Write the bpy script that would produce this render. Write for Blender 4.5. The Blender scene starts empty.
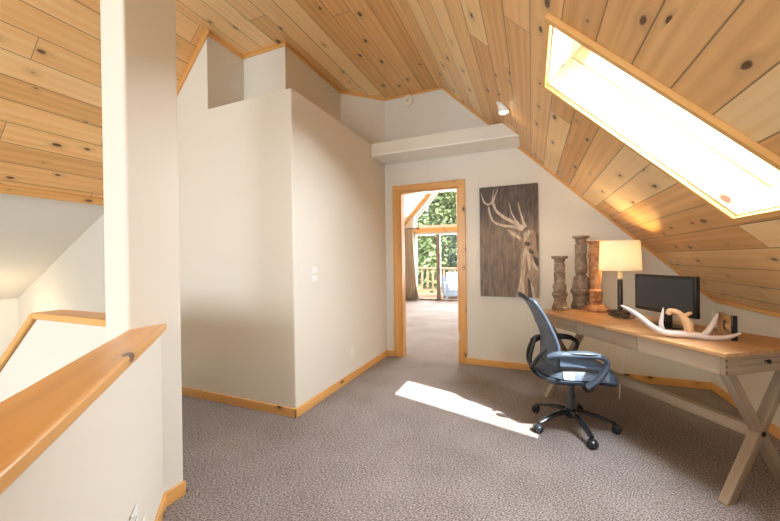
import bpy, bmesh, math, random
from mathutils import Vector, Matrix
from mathutils.geometry import tessellate_polygon
random.seed(7)
S = bpy.context.scene
C = S.collection
PI = math.pi

# ------------------------------------------------------------------ materials
def new_mat(name):
    m = bpy.data.materials.new(name); m.use_nodes = True
    nt = m.node_tree; nt.nodes.clear()
    out = nt.nodes.new('ShaderNodeOutputMaterial')
    b = nt.nodes.new('ShaderNodeBsdfPrincipled')
    nt.links.new(b.outputs[0], out.inputs[0])
    return m, nt, b

class NB:
    def __init__(s, nt): s.nt = nt
    def n(s, t, **k):
        x = s.nt.nodes.new(t)
        for a, v in k.items(): setattr(x, a, v)
        return x
    def set(s, inp, v):
        if hasattr(v, 'is_output'): s.nt.links.new(v, inp)
        else: inp.default_value = v
    def math(s, op, a, b=None, c=None):
        x = s.n('ShaderNodeMath', operation=op); s.set(x.inputs[0], a)
        if b is not None: s.set(x.inputs[1], b)
        if c is not None: s.set(x.inputs[2], c)
        return x.outputs[0]
    def xyz(s, v):
        x = s.n('ShaderNodeSeparateXYZ'); s.set(x.inputs[0], v); return x.outputs
    def comb(s, a, b, c=0.0):
        x = s.n('ShaderNodeCombineXYZ'); s.set(x.inputs[0], a); s.set(x.inputs[1], b); s.set(x.inputs[2], c); return x.outputs[0]
    def noise(s, v, scale, detail=3, rough=.5, dist=0.0):
        x = s.n('ShaderNodeTexNoise'); s.set(x.inputs['Vector'], v); x.inputs['Scale'].default_value = scale
        x.inputs['Detail'].default_value = detail; x.inputs['Roughness'].default_value = rough; x.inputs['Distortion'].default_value = dist
        return x.outputs[0]
    def white(s, v):
        x = s.n('ShaderNodeTexWhiteNoise', noise_dimensions='3D'); s.set(x.inputs['Vector'], v); return x.outputs[0]
    def ramp(s, f, stops):
        x = s.n('ShaderNodeValToRGB'); s.set(x.inputs[0], f); e = x.color_ramp.elements
        while len(e) < len(stops): e.new(.5)
        for q, (p, c) in zip(e, stops): q.position = p; q.color = (*c, 1)
        return x.outputs[0]
    def mix(s, f, a, b, mode='MIX'):
        x = s.n('ShaderNodeMix', data_type='RGBA', blend_type=mode)
        s.set(x.inputs[0], f)
        s.set(x.inputs[6], a if hasattr(a, 'is_output') else (*a, 1)); s.set(x.inputs[7], b if hasattr(b, 'is_output') else (*b, 1))
        return x.outputs[2]
    def smooth(s, v, lo, hi):
        x = s.n('ShaderNodeMapRange', interpolation_type='SMOOTHSTEP'); s.set(x.inputs[0], v)
        x.inputs[1].default_value = lo; x.inputs[2].default_value = hi; return x.outputs[0]
    def bump(s, h, strength, dist, bsdf):
        x = s.n('ShaderNodeBump'); s.set(x.inputs['Height'], h); x.inputs['Strength'].default_value = strength
        x.inputs['Distance'].default_value = dist; s.nt.links.new(x.outputs[0], bsdf.inputs['Normal'])

def wood(name, light, mid, dark, plank=None, length=2.3, knots=.5, knot_col=(.09,.03,.012), rough=.45, grain=1.0, gap=.004, tone=.6, ks=1.0, bump=.35):
    """plank = board width along local X; boards run along local Y"""
    m, nt, b = new_mat(name); q = NB(nt)
    oc = q.n('ShaderNodeTexCoord').outputs['Object']
    loc = q.n('ShaderNodeObjectInfo').outputs['Location']
    x, y, z = q.xyz(oc)
    lx, ly, lz = q.xyz(loc)
    if plank:
        xi = q.math('FLOOR', q.math('DIVIDE', x, plank))
        xf = q.math('FRACT', q.math('DIVIDE', x, plank))
        r1 = q.white(q.comb(xi, 3.3, 1.7))
        ys = q.math('MULTIPLY_ADD', r1, 7.0, y)
        yi = q.math('FLOOR', q.math('DIVIDE', ys, length)); yf = q.math('FRACT', q.math('DIVIDE', ys, length))
        r2 = q.white(q.comb(xi, yi, 5.1)); r3 = q.white(q.comb(xi, yi, 9.7))
    else:
        ys = y; r2 = q.white(q.comb(lx, ly, lz)); r3 = q.white(q.comb(ly, lz, lx))
    off = q.math('MULTIPLY', r3, 37.0)
    # knots
    kv = q.comb(q.math('MULTIPLY_ADD', q.math('ADD', x, z), 7.0*ks, off), q.math('MULTIPLY_ADD', ys, 3.4*ks, off), 0.0)
    vo = q.n('ShaderNodeTexVoronoi', feature='F1', voronoi_dimensions='2D'); q.set(vo.inputs['Vector'], kv); vo.inputs['Scale'].default_value = 1.0
    cr = q.n('ShaderNodeSeparateColor'); q.set(cr.inputs[0], vo.outputs['Color'])
    pick = q.math('GREATER_THAN', cr.outputs[0], 1 - knots)
    rad = q.math('MULTIPLY_ADD', cr.outputs[1], .085, .03)
    dist = vo.outputs['Distance']
    wob = q.math('MULTIPLY_ADD', q.noise(kv, 6.0, 2), .06, dist)
    inside = q.math('MULTIPLY', pick, q.math('SUBTRACT', 1.0, q.smooth(q.math('SUBTRACT', wob, rad), 0.0, .05)))
    halo = q.math('MULTIPLY', pick, q.math('SUBTRACT', 1.0, q.smooth(q.math('SUBTRACT', wob, rad), 0.0, .28)))
    # grain bent around the knots
    gx = q.math('MULTIPLY_ADD', q.math('MULTIPLY', halo, halo), .9, q.math('MULTIPLY', x, 26*grain))
    gz = q.math('MULTIPLY', z, 26*grain)
    gv = q.comb(q.math('ADD', gx, off), q.math('MULTIPLY_ADD', ys, 1.1, off), gz)
    g1 = q.noise(gv, 1.0, 4, .6, .6)
    g2 = q.noise(q.comb(q.math('MULTIPLY_ADD', x, 5.0, off), q.math('MULTIPLY', ys, .6), q.math('MULTIPLY', z, 5.0)), 1.0, 2)
    ring = q.n('ShaderNodeTexWave', wave_type='BANDS', bands_direction='X'); q.set(ring.inputs['Vector'], gv)
    ring.inputs['Scale'].default_value = .22; ring.inputs['Distortion'].default_value = 5.0; ring.inputs['Detail'].default_value = 2; ring.inputs['Detail Scale'].default_value = .6
    f = q.math('ADD', q.math('MULTIPLY', g1, .55), q.math('ADD', q.math('MULTIPLY', g2, .25), q.math('MULTIPLY', ring.outputs[1], .13)))
    f = q.math('ADD', f, q.math('MULTIPLY', q.math('SUBTRACT', r2, .5), tone))
    col = q.ramp(f, [(.15, light), (.5, mid), (.95, dark)])
    col = q.mix(q.math('MULTIPLY', halo, .5), col, tuple(c*.62 for c in mid))
    col = q.mix(q.math('MULTIPLY', inside, .93), col, knot_col)
    h = q.math('MULTIPLY', g1, .12)
    if plank:
        e = q.math('MINIMUM', q.math('MULTIPLY', xf, plank), q.math('MULTIPLY', q.math('SUBTRACT', 1.0, xf), plank))
        e2 = q.math('MINIMUM', q.math('MULTIPLY', yf, length), q.math('MULTIPLY', q.math('SUBTRACT', 1.0, yf), length))
        e = q.math('MINIMUM', e, q.math('MULTIPLY', e2, 1.3))
        line = q.math('SUBTRACT', 1.0, q.smooth(e, gap*.4, gap))
        col = q.mix(q.math('MULTIPLY', line, .85), col, tuple(c*.22 for c in mid))
        h = q.math('ADD', h, q.smooth(e, 0.0, gap*2.2))
    nt.links.new(col, b.inputs['Base Color'])
    b.inputs['Roughness'].default_value = rough
    q.bump(h, bump, .003, b)
    return m

def plain(name, col, rough=.6, metal=0.0, var=.06, scale=8.0, bumps=0.0, spec=.5, bscale=None):
    m, nt, b = new_mat(name); q = NB(nt)
    oc = q.n('ShaderNodeTexCoord').outputs['Object']
    f = q.noise(oc, scale, 3)
    c = q.mix(f, tuple(max(0, v*(1-var)) for v in col), tuple(min(1, v*(1+var)) for v in col))
    nt.links.new(c, b.inputs['Base Color'])
    b.inputs['Roughness'].default_value = rough; b.inputs['Metallic'].default_value = metal
    b.inputs['Specular IOR Level'].default_value = spec
    if bumps: q.bump(q.noise(oc, bscale or scale*12, 3), bumps, .002, b)
    return m

def carpet_mat(name, c0, c1, c2):
    m, nt, b = new_mat(name); q = NB(nt)
    oc = q.n('ShaderNodeTexCoord').outputs['Object']
    x, y, z = q.xyz(oc)
    r = q.comb(q.math('MULTIPLY', q.math('ADD', x, y), .7071*80), q.math('MULTIPLY', q.math('SUBTRACT', y, x), .7071*170), 0.0)
    n1 = q.noise(r, 1.0, 2, .7)
    n2 = q.noise(oc, 190.0, 2, .7)
    n3 = q.noise(oc, 2.2, 3)
    f = q.math('ADD', q.math('MULTIPLY', n1, .6), q.math('ADD', q.math('MULTIPLY', n2, .3), q.math('MULTIPLY', n3, .1)))
    col = q.ramp(f, [(.39, c0), (.5, c1), (.61, c2)])
    nt.links.new(col, b.inputs['Base Color']); b.inputs['Roughness'].default_value = .95
    b.inputs['Specular IOR Level'].default_value = .15
    q.bump(f, .8, .006, b)
    return m

def glass_mat(name):
    m = bpy.data.materials.new(name); m.use_nodes = True; nt = m.node_tree; nt.nodes.clear(); q = NB(nt)
    out = q.n('ShaderNodeOutputMaterial'); tr = q.n('ShaderNodeBsdfTransparent'); gl = q.n('ShaderNodeBsdfGlossy')
    gl.inputs['Roughness'].default_value = .02; tr.inputs[0].default_value = (.97, .985, .98, 1)
    mx = q.n('ShaderNodeMixShader'); fr = q.n('ShaderNodeFresnel'); fr.inputs[0].default_value = 1.3
    nt.links.new(fr.outputs[0], mx.inputs[0]); nt.links.new(tr.outputs[0], mx.inputs[1]); nt.links.new(gl.outputs[0], mx.inputs[2])
    nt.links.new(mx.outputs[0], out.inputs[0]); return m

def emit(name, col, s):
    m, nt, b = new_mat(name); b.inputs['Base Color'].default_value = (*col, 1)
    b.inputs['Emission Color'].default_value = (*col, 1); b.inputs['Emission Strength'].default_value = s; return m

M = {}
M['ceil'] = wood('knotty_pine_ceiling', (.93,.665,.35), (.85,.52,.225), (.60,.30,.10), plank=.167, length=2.6, knots=.36, rough=.38, tone=.75)
M['ceil_far'] = wood('whitewashed_pine', (.86,.78,.66), (.8,.7,.57), (.66,.54,.42), plank=.14, knots=.15, tone=.4, rough=.5)  # ceiling pine again, paled to put strong daylight into its colour
M['trim'] = wood('pine_trim', (.84,.50,.19), (.76,.40,.125), (.55,.24,.06), knots=.22, rough=.35, ks=1.1, tone=.3)
M['cap'] = wood('pine_rail_cap', (.86,.52,.20), (.78,.42,.13), (.58,.26,.06), knots=.14, rough=.3, ks=.8, tone=.3, grain=.8)
M['shaft'] = wood('pale_pine_lining', (.84,.66,.44), (.78,.56,.34), (.62,.40,.22), knots=.2, rough=.5, ks=.8, tone=.2)
M['wall'] = plain('warm_white_plaster', (.765,.72,.645), .85, var=.02, scale=2, bumps=.12, spec=.25, bscale=90)
M['soffit'] = plain('white_soffit_paint', (.90,.89,.87), .6, var=.01)  # whiter than the wall: bounced light put into the ledge underside's colour
M['wall_far'] = plain('far_room_plaster', (.74,.70,.65), .85, var=.02, scale=2, spec=.2)
M['white'] = plain('white_plastic', (.85,.84,.80), .4, var=.01)
M['cream'] = plain('cream_plastic', (.80,.74,.60), .4, var=.02)
M['dark_hole'] = plain('dark_slot', (.05,.045,.04), .6)
M['carpet'] = carpet_mat('taupe_carpet', (.09,.075,.072), (.265,.228,.222), (.52,.47,.465))
M['desk_top'] = wood('acacia_desk_top', (.60,.35,.165), (.47,.245,.10), (.27,.125,.05), plank=.157, length=5, knots=.08, rough=.28, gap=.0012, tone=.45, bump=.1)
M['desk_grey'] = wood('weathered_desk_wood', (.50,.405,.30), (.34,.255,.18), (.16,.11,.07), knots=.04, rough=.5, tone=.25, knot_col=(.10,.06,.04))
M['iron'] = plain('dark_iron', (.025,.02,.018), .4, metal=.6, var=.2)
M['black'] = plain('black_plastic', (.018,.019,.022), .32, var=.1)
M['chair_arm'] = plain('blue_black_plastic', (.06,.085,.125), .28, var=.1)  # black plastic with bluish sky reflection put into its colour
M['chair_seat'] = plain('blue_black_fabric', (.045,.07,.115), .42, var=.15, scale=20, bumps=.15, spec=.8)  # black fabric, blue reflected light mixed into the colour
M['chair_base'] = plain('black_nylon', (.02,.024,.032), .22, var=.1)
M['steel'] = plain('brushed_steel', (.55,.56,.58), .3, metal=.9)
M['dsteel'] = plain('dark_grey_metal', (.09,.093,.10), .3, metal=.5)
M['screen'] = plain('monitor_screen', (.035,.042,.052), .22, var=.02)
M['bezel'] = plain('monitor_bezel', (.012,.012,.014), .25, var=.05)
M['antler'] = plain('bleached_antler', (.64,.545,.51), .45, var=.12, scale=14, bumps=.25, bscale=60)
M['burr'] = plain('tan_antler_base', (.60,.35,.19), .6, var=.25, scale=30, bumps=.5, bscale=70)
M['lampdark'] = plain('lamp_bronze', (.035,.027,.022), .35, metal=.4)
M['lampcream'] = plain('lamp_socket_cream', (.72,.58,.36), .4)
M['curtain'] = None
M['outdoor_fabric'] = plain('white_outdoor_cushion', (.85,.87,.92), .9)
M['wicker'] = plain('slate_wicker', (.16,.20,.26), .7, var=.3, scale=40)
M['rail'] = wood('deck_railing_wood', (.46,.25,.16), (.38,.19,.12), (.24,.11,.06), knots=.2)
M['frame_wh'] = plain('white_window_frame', (.78,.76,.72), .5, var=.02)
M['frame_br'] = plain('bronze_door_frame', (.22,.17,.13), .45, var=.05)
M['bark'] = plain('conifer_bark', (.20,.12,.08), .9, var=.3, scale=12, bumps=.5)
M['leaf'] = plain('sunlit_leaves', (.16,.21,.085), .7, var=.5, scale=1.3)  # mottled green, lighter than the needles
M['leaf2'] = plain('blue_green_needles', (.095,.14,.085), .7, var=.5, scale=1.3)
M['ground'] = plain('forest_ground', (.17,.16,.09), .95, var=.3, scale=.7)
M['glass'] = glass_mat('window_glass')
M['roofout'] = plain('roof_sheathing', (.25,.22,.2), .9)

def carved_mat(name, a, b_, c):
    m, nt, b = new_mat(name); q = NB(nt)
    oc = q.n('ShaderNodeTexCoord').outputs['Object']
    n = q.noise(oc, 38.0, 5, .7, .4)
    n2 = q.noise(oc, 9.0, 2)
    f = q.math('ADD', q.math('MULTIPLY', n, .55), q.math('MULTIPLY', n2, .45))
    nt.links.new(q.ramp(f, [(.30, a), (.5, b_), (.72, c)]), b.inputs['Base Color'])
    b.inputs['Roughness'].default_value = .7
    q.bump(n, .6, .004, b); return m
M['carve_grey'] = carved_mat('grey_brown_carved_wood', (.09,.06,.045), (.27,.195,.14), (.50,.40,.30))
M['carve_rust'] = carved_mat('rust_carved_wood', (.13,.045,.02), (.38,.17,.075), (.60,.38,.21))
M['carve_block'] = carved_mat('carved_block_wood', (.12,.06,.03), (.50,.30,.14), (.62,.50,.30))

def curtain_mat():
    m, nt, b = new_mat('striped_curtain'); q = NB(nt)
    oc = q.n('ShaderNodeTexCoord').outputs['Object']; x, y, z = q.xyz(oc)
    w = q.math('SINE', q.math('MULTIPLY', x, 60.0))
    nt.links.new(q.ramp(q.math('MULTIPLY_ADD', w, .5, .5), [(.2, (.56,.46,.35)), (.5, (.80,.71,.58)), (.8, (.50,.40,.30))]), b.inputs['Base Color'])
    b.inputs['Roughness'].default_value = .9; return m
M['curtain'] = curtain_mat()

def paint_mat(name, a, b_, c, sx=9.0, sy=3.0):
    m, nt, b = new_mat(name); q = NB(nt)
    oc = q.n('ShaderNodeTexCoord').outputs['Object']; x, y, z = q.xyz(oc)
    n = q.noise(q.comb(q.math('MULTIPLY', x, sx), y, q.math('MULTIPLY', z, sy)), 2.0, 5, .65, .8)
    nt.links.new(q.ramp(n, [(.32, a), (.5, b_), (.7, c)]), b.inputs['Base Color']); b.inputs['Roughness'].default_value = .6
    q.bump(n, .15, .002, b); return m
def canvas_mat():
    m, nt, b = new_mat('brown_painted_canvas'); q = NB(nt)
    oc = q.n('ShaderNodeTexCoord').outputs['Object']; x, y, z = q.xyz(oc)
    n = q.noise(q.comb(q.math('MULTIPLY', x, 14.0), y, q.math('MULTIPLY', z, 2.6)), 2.0, 5, .65, .5)
    col = q.ramp(n, [(.3, (.05,.036,.03)), (.5, (.095,.068,.055)), (.75, (.20,.145,.11))])
    # the grass at the foot of the picture
    g = q.smooth(q.math('ADD', z, q.math('MULTIPLY', q.noise(q.comb(q.math('MULTIPLY', x, 40.0), 0.0, z), 1.5, 3), -.35)), .12, -.02)
    g = q.math('SUBTRACT', 1.0, q.smooth(q.math('ADD', z, q.math('MULTIPLY', q.noise(q.comb(q.math('MULTIPLY', x, 40.0), 0.0, z), 1.5, 3), -.4)), -.08, .12))
    col = q.mix(q.math('MULTIPLY', g, .75), col, q.ramp(n, [(.3, (.14,.10,.075)), (.7, (.36,.26,.185))]))
    nt.links.new(col, b.inputs['Base Color']); b.inputs['Roughness'].default_value = .6; return m

# ------------------------------------------------------------------ mesh tools
class MB:
    def __init__(s): s.bm = bmesh.new()
    def box(s, lo, hi, mat=None):
        vs = [s.bm.verts.new((x, y, z)) for x in (lo[0], hi[0]) for y in (lo[1], hi[1]) for z in (lo[2], hi[2])]
        for f in ((0,1,3,2),(4,6,7,5),(0,4,5,1),(2,3,7,6),(0,2,6,4),(1,5,7,3)): s.bm.faces.new([vs[i] for i in f])
        if mat is not None:
            for v in vs: v.co = mat @ v.co
        return vs
    def prism(s, pts, vec):
        a = [s.bm.verts.new(p) for p in pts]; b = [s.bm.verts.new(Vector(p)+Vector(vec)) for p in pts]
        s.bm.faces.new(a[::-1]); s.bm.faces.new(b)
        for i in range(len(a)):
            j = (i+1) % len(a); s.bm.faces.new([a[i], a[j], b[j], b[i]])
    def tube(s, path, radii, n=12, caps=True, flat=1.0, up=None):
        path = [Vector(p) for p in path]
        if not hasattr(radii, '__len__'): radii = [radii]*len(path)
        rings = []; prev = None
        for i, p in enumerate(path):
            t = (path[min(i+1, len(path)-1)] - path[max(i-1, 0)]).normalized()
            if prev is None:
                a = Vector(up) if up else (Vector((0,0,1)) if abs(t.z) < .9 else Vector((1,0,0)))
            else: a = prev
            u = (a - t*a.dot(t)).normalized(); w = t.cross(u); prev = u
            rings.append([s.bm.verts.new(p + (u*math.cos(2*PI*k/n)*flat + w*math.sin(2*PI*k/n))*radii[i]) for k in range(n)])
        for A, B in zip(rings, rings[1:]):
            for k in range(n): s.bm.faces.new([A[k], A[(k+1) % n], B[(k+1) % n], B[k]])
        if caps:
            s.bm.faces.new(rings[0][::-1]); s.bm.faces.new(rings[-1])
    def lathe(s, prof, n=28, mat=None, cap=True):
        rings = []
        for r, z in prof:
            rings.append([s.bm.verts.new((r*math.cos(2*PI*k/n), r*math.sin(2*PI*k/n), z)) for k in range(n)])
        for A, B in zip(rings, rings[1:]):
            for k in range(n): s.bm.faces.new([A[k], A[(k+1) % n], B[(k+1) % n], B[k]])
        if cap: s.bm.faces.new(rings[0][::-1]); s.bm.faces.new(rings[-1])
        if mat is not None:
            for R in rings:
                for v in R: v.co = mat @ v.co
    def poly(s, pts): s.bm.faces.new([s.bm.verts.new(p) for p in pts])
    def build(s, name, mat, parent=None, bevel=0.0, smooth=35, mw=None, segs=2, sub=0):
        bmesh.ops.recalc_face_normals(s.bm, faces=s.bm.faces[:])
        me = bpy.data.meshes.new(name); s.bm.to_mesh(me); s.bm.free()
        me.materials.append(mat)
        if smooth:
            me.polygons.foreach_set('use_smooth', [True]*len(me.polygons))
            me.set_sharp_from_angle(angle=math.radians(smooth))
        o = bpy.data.objects.new(name, me); C.objects.link(o)
        if mw is not None: o.matrix_world = mw
        if parent: o.parent = parent
        if bevel:
            md = o.modifiers.new('bevel', 'BEVEL'); md.width = bevel; md.segments = segs; md.limit_method = 'ANGLE'; md.angle_limit = math.radians(40)
        if sub:
            md = o.modifiers.new('sub', 'SUBSURF'); md.levels = sub; md.render_levels = sub
        return o

def arc(pts, k=5):
    P = [Vector(p) for p in pts]; out = []
    for i in range(len(P)-1):
        p0, p1, p2, p3 = P[max(i-1,0)], P[i], P[i+1], P[min(i+2,len(P)-1)]
        for j in range(k):
            t = j/k; out.append(.5*((2*p1)+(-p0+p2)*t+(2*p0-5*p1+4*p2-p3)*t*t+(-p0+3*p1-3*p2+p3)*t**3))
    out.append(P[-1]); return out

def tag(o, label, cat, group=None, kind=None):
    o['label'] = label; o['category'] = cat
    if group: o['group'] = group
    if kind: o['kind'] = kind
    return o
def empty(name, loc, rz=0.0):
    o = bpy.data.objects.new(name, None); C.objects.link(o); o.location = loc; o.rotation_euler = (0, 0, rz); o.empty_display_size = .1; return o
def st(o): o['kind'] = 'structure'; return o
def board(name, p0, p1, width_dir, w, t, mat, parent=None, bevel=.003, thick_dir=None):
    """board whose local Y runs p0->p1, local X = width_dir (w), local Z thickness t; corner at p0"""
    p0 = Vector(p0); p1 = Vector(p1); y = (p1-p0); L = y.length; y.normalize()
    x = Vector(width_dir); x = (x - y*x.dot(y)).normalized(); z = x.cross(y)
    if thick_dir is not None and z.dot(Vector(thick_dir)) < 0:
        x = -x; z = x.cross(y); xs = (-w, 0)
    else: xs = (0, w)
    mw = Matrix((( x.x, y.x, z.x, p0.x), (x.y, y.y, z.y, p0.y), (x.z, y.z, z.z, p0.z), (0,0,0,1)))
    b = MB(); b.box((xs[0], 0, 0), (xs[1], L, t))
    return b.build(name, mat, parent, bevel=bevel, mw=mw)

# ------------------------------------------------------------------ roof geometry numbers
def zR(x): return 2.3075 - .984*x            # right pitch
def zL(x): return 3.24 + 1.1*(x + 2.6)       # left pitch
ZC = 3.24                                     # flat strip between them
XR, XL = -.948, -2.6                          # its edges
Y0, YF, YG = -3.2, 3.93, 9.5                  # wall behind camera, wall with the door, far glass wall
KX, KZ = 1.5, zR(1.5)

# ------------------------------------------------------------------ floor
b = MB()
pts = [(-1.70,1.24),(-1.70,1.0),(.95,-1.65),(.95,Y0),(KX,Y0),(KX,YG),(-3.9,YG),(-3.9,2.13),(-2.95,2.13),(-2.95,1.24)]
b.prism([(x,y,-.25) for x,y in pts], (0,0,.25))
st(b.build('floor', M['carpet'], smooth=0))
b = MB(); b.box((-6.2,Y0,-2.75),(.95,2.13,-2.6)); st(b.build('floor_lower', M['carpet'], smooth=0))

# ------------------------------------------------------------------ ceilings
aR = math.atan(.984)
def frame_R():   # local X down the slope, local Y = world Y, local Z = into the room
    x = Vector((math.cos(aR), 0, -math.sin(aR))); y = Vector((0,1,0)); z = x.cross(y)
    return Matrix(((x.x,y.x,z.x,XR),(x.y,y.y,z.y,0),(x.z,y.z,z.z,ZC),(0,0,0,1)))
MR = frame_R()     # z axis points up/out
sX = lambda X: (X - XR)/math.cos(aR)
S0, S1 = sX(.095), sX(.914)
SKY = [(1.585, 2.15), (-2.9, -2.0)]  # second skylight, behind the camera, is added to light the room
b = MB()
ys = sorted({Y0, YG, *[v for s_ in SKY for v in s_]}); ss = [0.0, S0, S1, sX(KX)+.03]
T = .03
for i in range(len(ys)-1):
    for j in range(3):
        if j == 1 and any(abs(ys[i]-a) < 1e-6 for a, _ in SKY): continue
        b.box((ss[j], ys[i], 0), (ss[j+1], ys[i+1], T))
bmesh.ops.remove_doubles(b.bm, verts=b.bm.verts[:], dist=1e-5)
st(b.build('ceiling_right', M['ceil'], smooth=0, mw=MR))
aL = math.atan(1.1)
xl = Vector((-math.cos(aL), 0, -math.sin(aL))); yl = Vector((0,1,0)); zl = xl.cross(yl)
ML = Matrix(((xl.x,yl.x,zl.x,XL),(xl.y,yl.y,zl.y,0),(xl.z,yl.z,zl.z,ZC),(0,0,0,1)))
LL = 1.31/math.cos(aL)
b = MB(); b.box((0,Y0,-.03),(LL,2.26,0)); st(b.build('ceiling_left', M['ceil'], smooth=0, mw=ML))
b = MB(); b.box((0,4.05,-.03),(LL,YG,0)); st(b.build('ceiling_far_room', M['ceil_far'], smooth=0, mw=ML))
b = MB(); b.box((XL-.01,Y0,ZC),(XR+.005,YG,ZC+.03)); st(b.build('ceiling_flat', M['ceil'], smooth=0))
# drywall slope over the stairs
b = MB(); b.prism([(-3.91,Y0,1.862),(-3.84,Y0,1.885),(-3.84,Y0,2.00),(-3.91,Y0,1.97),(-6.1,Y0,.80),(-6.1,Y0,.735)], (0,5.33,0))
st(b.build('ceiling_stairwell', M['wall'], smooth=0))
board('trim_stair_ceiling', (-3.905,Y0,1.795), (-3.905,2.13,1.795), (1,0,1.1), .075, .02, M['trim'], thick_dir=(1,0,-1))['kind'] = 'structure'

# ------------------------------------------------------------------ walls
def wall_xz(name, pts, y0, y1, mat=None, hole=None):
    b = MB(); b.prism([(x, y0, z) for x, z in pts], (0, y1-y0, 0))
    return st(b.build(name, mat or M['wall'], smooth=0))
# wall with the door (three pieces joined in one mesh)
DX0, DX1, DZ = -1.505, -.775, 2.045
b = MB()
def pr_(pts): b.prism([(x, YF, z) for x, z in pts], (0, .12, 0))
pr_([(-1.70,0),(DX0,0),(DX0,ZC),(-1.70,ZC)])
pr_([(DX0,DZ),(DX1,DZ),(DX1,zR(DX1)),(XR,ZC),(DX0,ZC)])
pr_([(DX1,0),(KX,0),(KX,KZ),(DX1,zR(DX1))])
st(b.build('wall_back', M['wall'], smooth=0))
# closet block
b = MB(); b.box((-2.6,2.13,0),(-1.70,YF,2.55))
bmesh.ops.bevel(b.bm, geom=[e for e in b.bm.edges if all(v.co.x > -1.8 for v in e.verts) and (abs(e.verts[0].co.y-2.13) < .01 and abs(e.verts[1].co.y-2.13) < .01)], offset=.012, segments=4, profile=.5, affect='EDGES')
st(b.build('wall_closet', M['wall'], smooth=30))
wall_xz('wall_closet_left', [(-6.1,-2.6),(-2.6,-2.6),(-2.6,ZC),(-3.91,1.80),(-3.91,1.862),(-6.1,.74)], 2.13, 2.25)
# walls above the closet block: niche and shelf
b = MB()
foot = [(-2.6,2.54),(-2.09,2.54),(-2.09,3.53),(-1.69,3.93),(-1.69,4.05),(-3.91,4.05),(-3.91,2.2),(-2.6,2.2)]
b.prism([(x,y,2.55) for x,y in [(-2.6,2.25),(-2.6,2.54),(-2.09,2.54),(-2.09,3.53),(-1.69,3.93),(-1.69,4.05),(-2.6,4.05),(-2.75,4.05),(-2.75,2.25)]], (0,0,ZC-2.55))
st(b.build('wall_niche', M['wall'], smooth=0))
# ledge above the door
b = MB(); b.prism([(-1.70,3.55,2.42),(-.116,3.55,2.42),(-.254,3.55,2.557),(-1.70,3.55,2.557)], (0,.38,0))
st(b.build('trim_ledge', M['wall'], smooth=0))
b = MB(); b.prism([(-1.69,3.54,2.407),(-.100,3.54,2.407),(-.114,3.54,2.4215),(-1.69,3.54,2.4215)], (0,.385,0))
st(b.build('trim_ledge_soffit', M['soffit'], smooth=0))  # thin layer added to whiten the ledge underside
# knee wall at the right
b = MB(); b.box((KX,Y0,0),(KX+.1,YG,KZ+.02)); st(b.build('wall_right', M['wall'], smooth=0))
# stairwell outer wall, great room side and back wall with an added window
b = MB(); b.box((-6.12,Y0,-2.6),(-6.0,2.25,.84)); st(b.build('wall_stairwell_left', M['wall'], smooth=0))
WX0, WX1, WZ0, WZ1 = -.75, 1.05, .75, 1.25
# wall behind the photographer, with a window added for fill light
b = MB()
def pb(pts): b.prism([(x, Y0-.12, z) for x, z in pts], (0, .12, 0))
pb([(-6.12,-2.75),(-3.2,-2.75),(-3.2,zL(-3.2)),(-3.91,1.86),(-6.12,.75)])
pb([(-3.2,-2.75),(-.4,-2.75),(-.4,.5),(-3.2,.5)])
pb([(-3.2,2.3),(-.4,2.3),(-.4,zR(-.4)),(XR,ZC),(XL,ZC),(-3.2,zL(-3.2))])
pb([(-.4,-2.75),(KX+.1,-2.75),(KX+.1,KZ),(-.4,zR(-.4))])
st(b.build('wall_behind', M['wall'], smooth=0))
b = MB(); b.box((.95,Y0,-2.75),(1.05,-1.65,0)); st(b.build('wall_under_floor', M['wall'], smooth=0))
b = MB(); b.box((-3.2,Y0-.07,.5),(-.4,Y0-.05,2.3)); wg = b.build('window_2', M['glass'], smooth=0); st(wg)
b = MB()
for x in (-3.2,-1.83,-.46): b.box((x,Y0-.1,.5),(x+.06,Y0-.02,2.3))
for z in (.5,2.24): b.box((-3.2,Y0-.1,z),(-.4,Y0-.02,z+.06))
b.build('window_frame', M['frame_wh'], wg, smooth=0)
# far room walls
b = MB(); b.box((-4.0,4.05,0),(-3.9,YG,1.82)); st(b.build('wall_far_left', M['wall_far'], smooth=0))

# ------------------------------------------------------------------ column and 45 degree half wall
q7 = math.sqrt(.5)
def DN(d, n, z): return (-q7*d + q7*n, q7*d + q7*n, z)    # d = along the half wall (away), n = across
dEnd = (1.08 + 1.70)*q7
b = MB(); b.box((-1.88,.96,-.25),(-1.70,1.215,3.24+.02)); o = st(b.build('wall_column', M['wall'], smooth=0))
md = o.modifiers.new('bevel','BEVEL'); md.width = .012; md.segments = 3; md.limit_method='ANGLE'
b = MB(); b.prism([DN(-1.95,-.325,-.25),(-1.70,-.42/q7+1.70,-.25),(-1.715,.99,-.25),DN(-1.95,-.505,-.25)], (0,0,.25+.874))
st(b.build('wall_half_near', M['wall'], smooth=0))
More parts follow.
